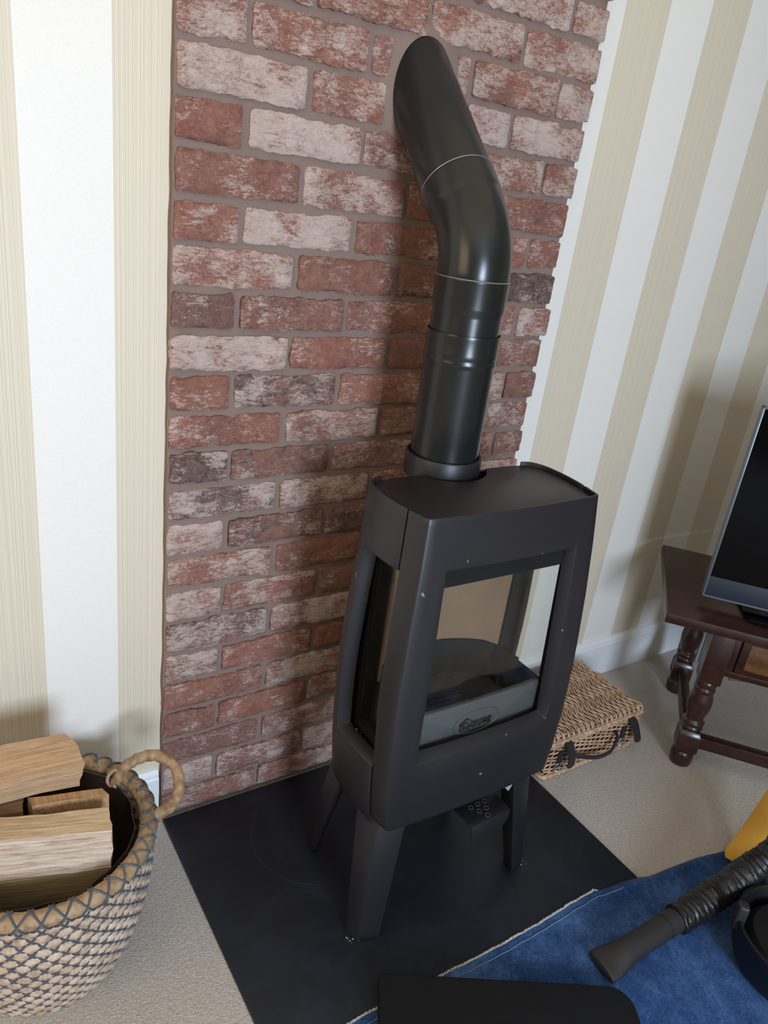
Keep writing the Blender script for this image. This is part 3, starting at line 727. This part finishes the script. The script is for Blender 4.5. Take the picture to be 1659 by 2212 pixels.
# ------------------------------------------------------------------ split logs
def log(name, poly, ax, length, mats, label, seedv, n=22, rough=.003):
    """poly: 3D corner points of the near end, extruded along ax; mats: one material per side, then ends"""
    ax = Vector(ax).normalized(); C0 = sum((Vector(p) for p in poly), Vector())/len(poly)
    ex = ax; ez = Vector((0, 0, 1)); ez = (ez-ex*ez.dot(ex)).normalized() if abs(ex.z) < .9 else Vector((0, 1, 0)); ey = ez.cross(ex)
    Mx = Matrix((ex, ey, ez)).transposed().to_4x4(); Mx.translation = C0
    inv = Mx.inverted(); loc = [inv @ Vector(p) for p in poly]
    sub = 4; ringp = []; side = []
    for i in range(len(loc)):
        a, b = loc[i], loc[(i+1) % len(loc)]
        for k in range(sub): ringp.append(a.lerp(b, k/sub)); side.append(i)
    m_ = len(ringp); V = []; F = []; MI = []
    for j in range(n+1):
        t = length*j/n
        for p in ringp:
            r = Vector((0, p.y, p.z)).normalized()
            d = rough*(noise.noise(Vector((t*9, p.y*55, p.z*55+seedv)))+.6*noise.noise(Vector((t*25, p.y*160, p.z*160+seedv))))
            V.append((p.x+t+(.004*noise.noise(Vector((p.y*60, p.z*60, seedv))) if j in (0, n) else 0), p.y+r.y*d, p.z+r.z*d))
    for j in range(n):
        for i in range(m_): F.append((j*m_+i, j*m_+(i+1) % m_, (j+1)*m_+(i+1) % m_, (j+1)*m_+i)); MI.append(side[i])
    F += [tuple(range(m_))[::-1], tuple(range(n*m_, (n+1)*m_))]; MI += [len(loc)]*2
    me = bpy.data.meshes.new(name); me.from_pydata(V, [], F)
    for mt in mats: me.materials.append(mt)
    me.polygons.foreach_set('material_index', MI)
    bm = bmesh.new(); bm.from_mesh(me); bmesh.ops.recalc_face_normals(bm, faces=bm.faces); bm.to_mesh(me); bm.free()
    me.shade_smooth(); me.set_sharp_from_angle(angle=math.radians(38))
    o = bpy.data.objects.new(name, me); COL.objects.link(o); o.matrix_world = Mx
    return tag(o, label, 'log', 'split logs in the basket')
log('firewood', [(-.194, -.285, .362), (-.200, -.336, .360), (-.206, -.347, .284), (-.210, -.335, .195), (-.197, -.270, .21)], (-.95, .31, 0), .235,
    [M['log_pale'], M['log_white'], M['log_olive'], M['bark'], M['bark'], M['log_pale']], 'pale split log with whitish pink face, nearest the front of the basket', 1)
log('firewood', [(-.236, -.138, .432), (-.222, -.172, .430), (-.220, -.228, .424), (-.226, -.208, .362), (-.236, -.13, .362)], (-1, .06, 0), .24,
    [M['log_tan'], M['log_tan'], M['log_tan'], M['log_tan'], M['bark'], M['log_end']], 'broad tan split log lying highest on top, at the back', 2, rough=.004)
log('firewood', [(-.312, -.204, .360), (-.190, -.232, .360), (-.184, -.252, .360), (-.309, -.224, .360)], (0.02, 0.05, -1), .335,
    [M['log_end'], M['log_end'], M['log_end'], M['log_dark'], M['log_end']], 'short log standing on end between two lying logs', 3, n=16, rough=.0012)
log('firewood', [(-.318, -.185, .352), (-.322, -.214, .345), (-.325, -.222, .05), (-.32, -.14, .05), (-.316, -.13, .35)], (-.98, .2, .0), .095,
    [M['log_dark'], M['log_dark'], M['log_dark'], M['bark'], M['log_dark'], M['log_end']], 'dark brown log low at left, half hidden beneath the top log', 4)

# ------------------------------------------------------------------ wicker hamper
hx0, hx1, hy0, hy1, hh = .948, 1.318, -.305, -.055, .142
hm = tag(empty('wicker_hamper', ((hx0+hx1)/2, (hy0+hy1)/2, 0)), 'closed wicker picnic hamper with black leather straps beside the stove', 'hamper')
lz = .112
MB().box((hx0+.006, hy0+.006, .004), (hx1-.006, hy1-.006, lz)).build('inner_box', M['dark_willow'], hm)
def weave_side(P0, ux, L, z0, z1, nm, par, rows):
    w = MB(); ux = Vector(ux); nr = Vector((ux.y, -ux.x, 0))
    for k in range(rows):
        z = z0+(z1-z0)*(k+.5)/rows; P = []
        n = int(L/.006)
        for i in range(n+1):
            s_ = L*i/n
            P.append(Vector(P0)+ux*s_+nr*(.0032*math.sin(PI*s_/.021+PI*k))+Vector((0, 0, z+.0020*math.sin(PI*s_/.042+k))))
        w.tube(P, .0027, 5)
    return tag(w.build(nm, M['willow'], par), kind='stuff')
weave_side((hx0, hy0, 0), (1, 0, 0), hx1-hx0, .012, lz-.004, 'front_weave', hm, 15)
weave_side((hx1, hy0, 0), (0, 1, 0), hy1-hy0, .012, lz-.004, 'side_weave', hm, 15)
weave_side((hx0, hy1, 0), (0, -1, 0), hy1-hy0, .012, lz-.004, 'side_weave', hm, 15)
def border(z, o, r, nm, par):
    c = [(hx0-o, hy0-o), (hx1+o, hy0-o), (hx1+o, hy1+o), (hx0-o, hy1+o)]; P = []
    for i in range(4):
        a, b = Vector((*c[i], z)), Vector((*c[(i+1) % 4], z)); L = (b-a).length; n = int(L/.0045)
        for k in range(n):
            if k < 2 or k > n-2: continue
            P.append(a.lerp(b, k/n))
    return MB().tube(P, lambda t, an: r*(1+.22*math.sin(t*len(P)*PI/2+an)+.1*noise.noise(Vector((t*200, an, z)))), 7, closed=True).build(nm, M['willow'], par, sharp=70)
border(.009, .002, .0070, 'base_border', hm)
border(lz, .002, .0055, 'body_border', hm)
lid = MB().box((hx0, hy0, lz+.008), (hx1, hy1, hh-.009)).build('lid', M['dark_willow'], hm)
w = MB(); n = 44
kx = int((hx1-hx0)/.0050)
for k in range(kx+1):
    P = []
    for i in range(n+1):
        s_ = i/n; y = hy0-.004+(hy1-hy0+.008)*s_
        ph = PI*(y-hy0)/.039
        x = hx0+.002+(hx1-hx0-.004)*k/kx+.0055*math.sin(ph*1.0+.5)
        z = hh-.006+.0036*math.sin(ph*1.0+PI*k*.5+k*.05)
        e = min(s_, 1-s_)
        if e < .03: z -= (.03-e)/.03*.016
        P.append((x, y, z))
    w.tube(P, .0025, 5)
tag(w.build('lid_weave', M['willow'], lid), kind='stuff')
border(lz+.011, .005, .0058, 'lid_border', lid)
def strap(x, yo, nm, tilt):
    P = spline([(x, hy0-.006, hh-.016), (x+.002+tilt*.2, hy0-.022, hh-.030), (x+.004+tilt*.5, hy0-.034, hh-.062), (x+.006+tilt, hy0-.032-yo, hh-.098)], 8)
    V = []; F = []; N = len(P)
    for i, p in enumerate(P):
        t = i/(N-1); hw = .0130*(1 if t < .88 else math.sqrt(max(.02, 1-((t-.88)/.12)**2)))
        for sgn in (-1, 1): V.append(p+Vector((hw*sgn, .0, 0)))
    for i in range(N-1): F.append((2*i, 2*i+1, 2*i+3, 2*i+2))
    s_ = mk(nm, V, F, M['leather'], hm, solid=.0028)
    # short buckle tab fixed to the body below
    tb = MB().box((x-.020, hy0-.0085, .040), (x-.001, hy0-.0045, .092)).build('buckle_tab', M['leather'], hm, bevel=.001)
    bp = [(x-.023, hy0-.011, .030), (x+.002, hy0-.011, .030), (x+.002, hy0-.011, .052), (x-.023, hy0-.011, .052)]
    MB().tube(spline(bp, 4, True), .0015, 6, closed=True).build('buckle', M['chrome'], tb)
    MB().tube([(x-.0105, hy0-.0125, .052), (x-.0105, hy0-.0125, .027)], .0012, 6).build('buckle_prong', M['chrome'], tb)
strap(1.004, .0, 'strap', .004); strap(1.262, .006, 'strap', .022)
MB().tube(spline([(1.05, hy0-.006, .062), (1.07, hy0-.020, .056), (1.12, hy0-.034, .048), (1.17, hy0-.036, .052), (1.205, hy0-.022, .074), (1.215, hy0-.006, .086)], 6), .0062, 8, ell=lambda t: (1.25, .7)).build('carry_handle', M['leather'], hm)

# ------------------------------------------------------------------ television table
P0 = Vector((1.238, -.339, 0)); U_ = Vector((.770, .638, 0)); V_ = Vector((.638, -.770, 0))
TM = Matrix((U_, V_, Vector((0, 0, -1)))).transposed(); TM = Matrix(((U_.x, V_.x, 0), (U_.y, V_.y, 0), (0, 0, 1))).to_4x4(); TM.translation = P0
tb = tag(empty('side_table', P0+U_*.25+V_*.55), 'dark polished wooden table with turned legs and drawer, carrying the television', 'table')
TZ = .490
MB().box((0, 0, TZ-.028), (.497, 1.10, TZ), TM).build('table_top', M['mahog'], tb, bevel=.005, seg=3)
LU = (.070, .455-.0); LVs = (.165, .935)
def tleg(u, v):
    g = MB(); hwd = .030
    c = TM @ Vector((u, v, 0))
    g.box((u-hwd, v-hwd, .292), (u+hwd, v+hwd, TZ-.028), TM)
    g.lathe([(.022, .120), (.029, .128), (.031, .134), (.026, .140), (.030, .146), (.031, .152), (.024, .160), (.025, .172), (.031, .190), (.0335, .212), (.0315, .234), (.026, .252), (.029, .258), (.030, .264), (.025, .270), (.029, .277), (.030, .284), (.026, .294)], c, 28)
    g.hexa([TM @ Vector((u+a*.031*k, v+b*.031*k, z)) for z, k in ((.048, .82), (.062, 1)) for a, b in ((-1, -1), (1, -1), (1, 1), (-1, 1))])
    g.box((u-.031, v-.031, .062), (u+.031, v+.031, .110), TM)
    g.hexa([TM @ Vector((u+a*.031*k, v+b*.031*k, z)) for z, k in ((.110, 1), (.124, .78)) for a, b in ((-1, -1), (1, -1), (1, 1), (-1, 1))])
    g.lathe([(.025, .0003), (.030, .004), (.0325, .020), (.031, .040), (.025, .050)], c, 24)
    g.build('leg', M['mahog'], tb, bevel=.0015)
for u in LU:
    for v in LVs: tleg(u, v)
ap = MB()
ap.box((LU[0]-.012, LVs[0]+.03, .335), (LU[0]+.010, LVs[0]+.050, .462), TM); ap.box((LU[0]-.012, LVs[0]+.03, .452), (LU[0]+.010, LVs[1]-.03, .462), TM); ap.box((LU[0]-.012, LVs[0]+.03, .318), (LU[0]+.010, LVs[1]-.03, .338), TM)
ap.box((LU[0]-.012, LVs[1]-.050, .335), (LU[0]+.010, LVs[1]-.03, .462), TM)
ap.build('front_rail', M['mahog'], tb, bevel=.002)
MB().box((LU[1]-.01, LVs[0]+.03, .36), (LU[1]+.010, LVs[1]-.03, .462), TM).build('back_rail', M['mahog'], tb)
for v in LVs: MB().box((LU[0]+.03, v-.011, .36), (LU[1]-.03, v+.011, .462), TM).build('side_rail', M['mahog'], tb)
dr = MB().box((LU[0]-.018, LVs[0]+.052, .341), (LU[0]+.18, LVs[1]-.052, .450), TM).build('drawer', M['mahog'], tb, bevel=.004)
MB().box((LU[0]-.021, LVs[0]+.072, .356), (LU[0]-.017, LVs[1]-.072, .436), TM).build('drawer_panel', M['oakveneer'], dr, bevel=.001)
pz = []
for i in range(25):
    t = i/24; pz.append((LVs[0]+.05+(LVs[1]-LVs[0]-.10)*t, .306+.012*abs(math.sin(t*PI*4))))
pg = [(LVs[0]+.05, .320)]+pz+[(LVs[1]-.05, .320)]
n = len(pg); VV = [TM @ Vector((LU[0]-.006, v, z)) for v, z in pg]+[TM @ Vector((LU[0]+.006, v, z)) for v, z in pg]
mk('shaped_apron', VV, [tuple(range(n)), tuple(range(n, 2*n))[::-1]]+[(i, (i+1) % n, n+(i+1) % n, n+i) for i in range(n)], M['oakveneer'], tb)
for v in LVs: MB().box((LU[0]+.028, v-.014, .068), (LU[1]-.028, v+.014, .106), TM).build('stretcher', M['mahog'], tb, bevel=.003)
MB().box((LU[0]-.015, LVs[0]+.028, .068), (LU[0]+.015, LVs[1]-.028, .106), TM).build('stretcher', M['mahog'], tb, bevel=.003)

# television
tv = tag(empty('television', TM @ Vector((.13, .55, TZ))), 'flat black television on the dark wooden table', 'television')
tu, tv0, tv1, tz0, tz1 = .104, .088, 1.02, .520, 1.055
MB().box((tu+.004, tv0+.002, tz0+.002), (tu+.034, tv1-.002, tz1-.002), TM).build('back_shell', M['bezel'], tv, bevel=.004)
MB().box((tu+.0005, tv0+.006, tz0+.062), (tu+.005, tv1-.006, tz1-.006), TM).build('screen', M['tvblack'], tv)
MB().box((tu-.001, tv0+.004, tz0+.004), (tu+.005, tv1-.004, tz0+.062), TM).build('lower_bezel', M['bezel'], tv, bevel=.001)
fr_ = MB()
fr_.box((tu-.003, tv0, tz0), (tu+.030, tv0+.005, tz1), TM); fr_.box((tu-.003, tv1-.005, tz0), (tu+.030, tv1, tz1), TM)
fr_.box((tu-.003, tv0, tz0), (tu+.014, tv1, tz0+.005), TM); fr_.box((tu-.003, tv0, tz1-.005), (tu+.014, tv1, tz1), TM)
fr_.build('trim_frame', M['silver'], tv, bevel=.001)
ft = MB()
ft.hexa([TM @ Vector(p) for p in ((.060, .225, TZ+.0004), (.060, .88, TZ+.0004), (.235, .85, TZ+.0004), (.235, .205, TZ+.0004), (.066, .205, TZ+.012), (.066, .90, TZ+.012), (.230, .87, TZ+.012), (.230, .190, TZ+.012))])
ft.build('stand_base', M['tvblack'], tv, bevel=.003)
MB().box((tu+.012, .50, TZ+.010), (tu+.036, .60, tz0+.06), TM).build('stand_neck', M['black'], tv)
# grey box behind the table legs
gb = MB(); gb.box((1.925, -.115, .0003), (2.23, -.02, .235))
for k in range(4): gb.box((1.917, -.112+k*.014, .006), (1.925, -.105+k*.014, .230))
tag(gb.build('speaker_box', M['greybox'], bevel=.004), 'pale grey ribbed box on the carpet behind the table legs', 'speaker')

# ------------------------------------------------------------------ denim dust sheet
ds = empty('denim_sheet', (.6, -.9, .01)); tag(ds, 'blue denim dust sheet with a frayed white edge over the hearth', 'dust sheet')
def base_z(x, y):
    e = min(max((.930-x)/.02, 0), 1); return .0008+(HZ+.0007-.0008)*(1 if x < .930 else max(0, 1-(x-.930)/.03))
def edge_y(x):
    if x < .80: return -.6395+.004*math.sin(x*9)+.0020*noise.noise(Vector((x*30, 0, 0)))
    return interp(x, [(.80, -.640), (.835, -.648), (.877, -.652), (.931, -.664), (1.032, -.673), (1.12, -.683), (1.21, -.703), (1.5, -.73)])
def sheet_z(x, y):
    d = edge_y(x)-y
    wr = .0045*(noise.noise(Vector((x*7, y*9, 2)))+.5)+.003*abs(noise.noise(Vector((x*16+y*8, y*5, 7))))
    roll = .010*math.exp(-((d-.012)/.012)**2)*min(1, max(0, (x-.78)/.06)) if d < .08 else 0
    flat = min(1, max(.12, (d-.02)/.12))
    return base_z(x, y)+wr*flat+roll+.0006
V = []; F = []; nu, nv = 120, 56
for j in range(nv+1):
    for i in range(nu+1):
        x = .03+1.42*i/nu; e = edge_y(x); y = e-(1.25+e)*(j/nv)**1.25*1.0
        V.append((x, y, sheet_z(x, y)))
for j in range(nv):
    for i in range(nu): a = j*(nu+1)+i; F.append((a, a+1, a+nu+2, a+nu+1))
mk('cloth', V, F, M['denim'], ds, sharp=80, solid=.0012, out=(0, 0, 1))
fz = MB(); rf_ = random.Random(5)
for i in range(300):
    x = .06+.745*i/300; y = edge_y(x); z = sheet_z(x, y)+.0016
    for k in range(3):
        a = rf_.uniform(-1.1, 1.1); L = rf_.uniform(.003, .0065); xx = x+rf_.uniform(-.001, .001)
        fz.tube([(xx-.0015*math.sin(a), y-.0015, z), (xx+L*.5*math.sin(a), y+L*.3, z+.0007), (xx+L*math.sin(a), y+L*.6, z-.0002)], .0004, 4)
tag(fz.build('frayed_edge', M['fray'], ds), kind='stuff')
MB().tube([(.06+.80*i/120, edge_y(.06+.80*i/120)-.017-.002*noise.noise(Vector((i*.2, 1, 1))), sheet_z(.06+.80*i/120, edge_y(.06+.80*i/120)-.017)+.0016) for i in range(121)], .0009, 5).build('hem_stitch', M['stitch'], ds)

# ------------------------------------------------------------------ black foam pad at the bottom
A, B = Vector((.227, -.596, 0)), Vector((.655, -.851, 0)); e1 = (B-A).normalized(); e2 = Vector((e1.y, -e1.x, 0)); e2 = e2 if e2.y < 0 else -e2
def pp(a, b): p = A+e1*a+e2*b; return (p.x, p.y)
LW = (B-A).length
poly = [pp(.006, 0), pp(LW-.045, 0)]+[pp(LW-.045+.045*math.sin(t), .045-.045*math.cos(t)) for t in (PI/12, PI/6, PI/4, PI/3, PI*5/12, PI/2)]+[pp(LW, .40), pp(0, .40), pp(0, .006)]
pad = MB().prism(poly, .0200, .0500).build('foam_pad', M['foam'], bevel=.003, seg=3)
tag(pad, 'flat black foam pad with a rounded corner over the denim sheet', 'pad')

# ------------------------------------------------------------------ vacuum hose with nozzle, drum, yellow strap
vh = tag(empty('vacuum_hose', (.80, -.79, .03)), 'black vacuum nozzle and taped hose lying across the denim sheet', 'vacuum')
zt = .0165
AX = [(.648, -.7875, zt+.016), (.672, -.789, zt+.018), (.702, -.791, zt+.022), (.730, -.792, zt+.026), (.79, -.794, zt+.032), (.835, -.795, zt+.036)]
P = spline(AX, 6)
MB().tube(P, 1.0, 24, ell=lambda t: (interp(t, [(0, .0125), (.2, .0150), (.42, .0225), (.6, .0245), (1, .0255)]), interp(t, [(0, .0370), (.2, .0365), (.42, .0300), (.6, .0260), (1, .0255)]))).build('nozzle', M['nozzle'], vh, sharp=50, bevel=.002)
P = spline([(.8352, -.795, zt+.036), (.852, -.796, zt+.038), (.875, -.798, zt+.040)], 4)
MB().tube(P, .0262, 24).build('cuff', M['nozzle'], vh, sharp=50)
P = spline([(.868, -.7975, zt+.040), (.92, -.801, zt+.047), (.98, -.805, zt+.060), (1.04, -.811, zt+.080), (1.10, -.819, zt+.105), (1.16, -.828, zt+.130), (1.25, -.845, zt+.150)], 26)
NP = len(P)
def hr(t, an):
    s_ = t*NP
    return .0295+.0030*abs(math.sin(s_*PI/5.2+.5*math.sin(an*2+s_*.2)))*(.6+noise.noise(Vector((s_*.11, an*.5, 1))))+.0032*noise.noise(Vector((s_*.33, math.cos(an)*1.6, math.sin(an)*1.6)))+.0012*noise.noise(Vector((s_*.9, math.cos(an)*4, math.sin(an)*4)))+.002*min(1, t*6)
MB().tube(P, hr, 28).build('taped_hose', M['hose'], vh, sharp=60)
vd = tag(empty('vacuum_drum', (1.033, -.982, .004)), 'black round vacuum drum under the taped hose', 'vacuum')
DC = (1.033, -.982, 0); dz = .020
MB().lathe([(.100, dz), (.118, dz+.004), (.126, dz+.02), (.132, dz+.085), (.136, dz+.090), (.136, dz+.097), (.130, dz+.098), (.126, dz+.092), (.120, dz+.03), (.05, dz+.022)], DC, 56).build('drum', M['drum_black'], vd, sharp=40)
MB().lathe([(.020, dz+.02), (.105, dz+.02), (.112, dz+.06), (.098, dz+.078), (.02, dz+.082)], DC, 48).build('motor_lid', M['drum_black'], vd, sharp=40)
for an in (2.28, ):
    c = Vector((DC[0]+.131*math.cos(an), DC[1]+.131*math.sin(an), dz+.098)); rt = Matrix.Rotation(an, 4, 'Z'); rt.translation = c
    MB().box((-.010, -.012, -.03), (.012, .012, .034), rt).build('latch', M['nozzle'], vd, bevel=.005, seg=3)
LA = spline([(1.178, -.722, .016), (1.200, -.708, .022), (1.27, -.697, .050), (1.345, -.683, .085), (1.42, -.668, .115)], 6)
LB = spline([(1.190, -.770, .020), (1.215, -.762, .030), (1.265, -.757, .062), (1.32, -.745, .095), (1.40, -.728, .125)], 6)
V = []; F = []
for a, b in zip(LA, LB): V += [a, b]
for i in range(len(LA)-1): F.append((2*i, 2*i+1, 2*i+3, 2*i+2))
ys = mk('yellow_strap', V, F, M['yellow'], solid=.004, bevel=.001)
tag(ys, 'yellow fabric strap rising behind the taped hose at the right edge', 'strap')
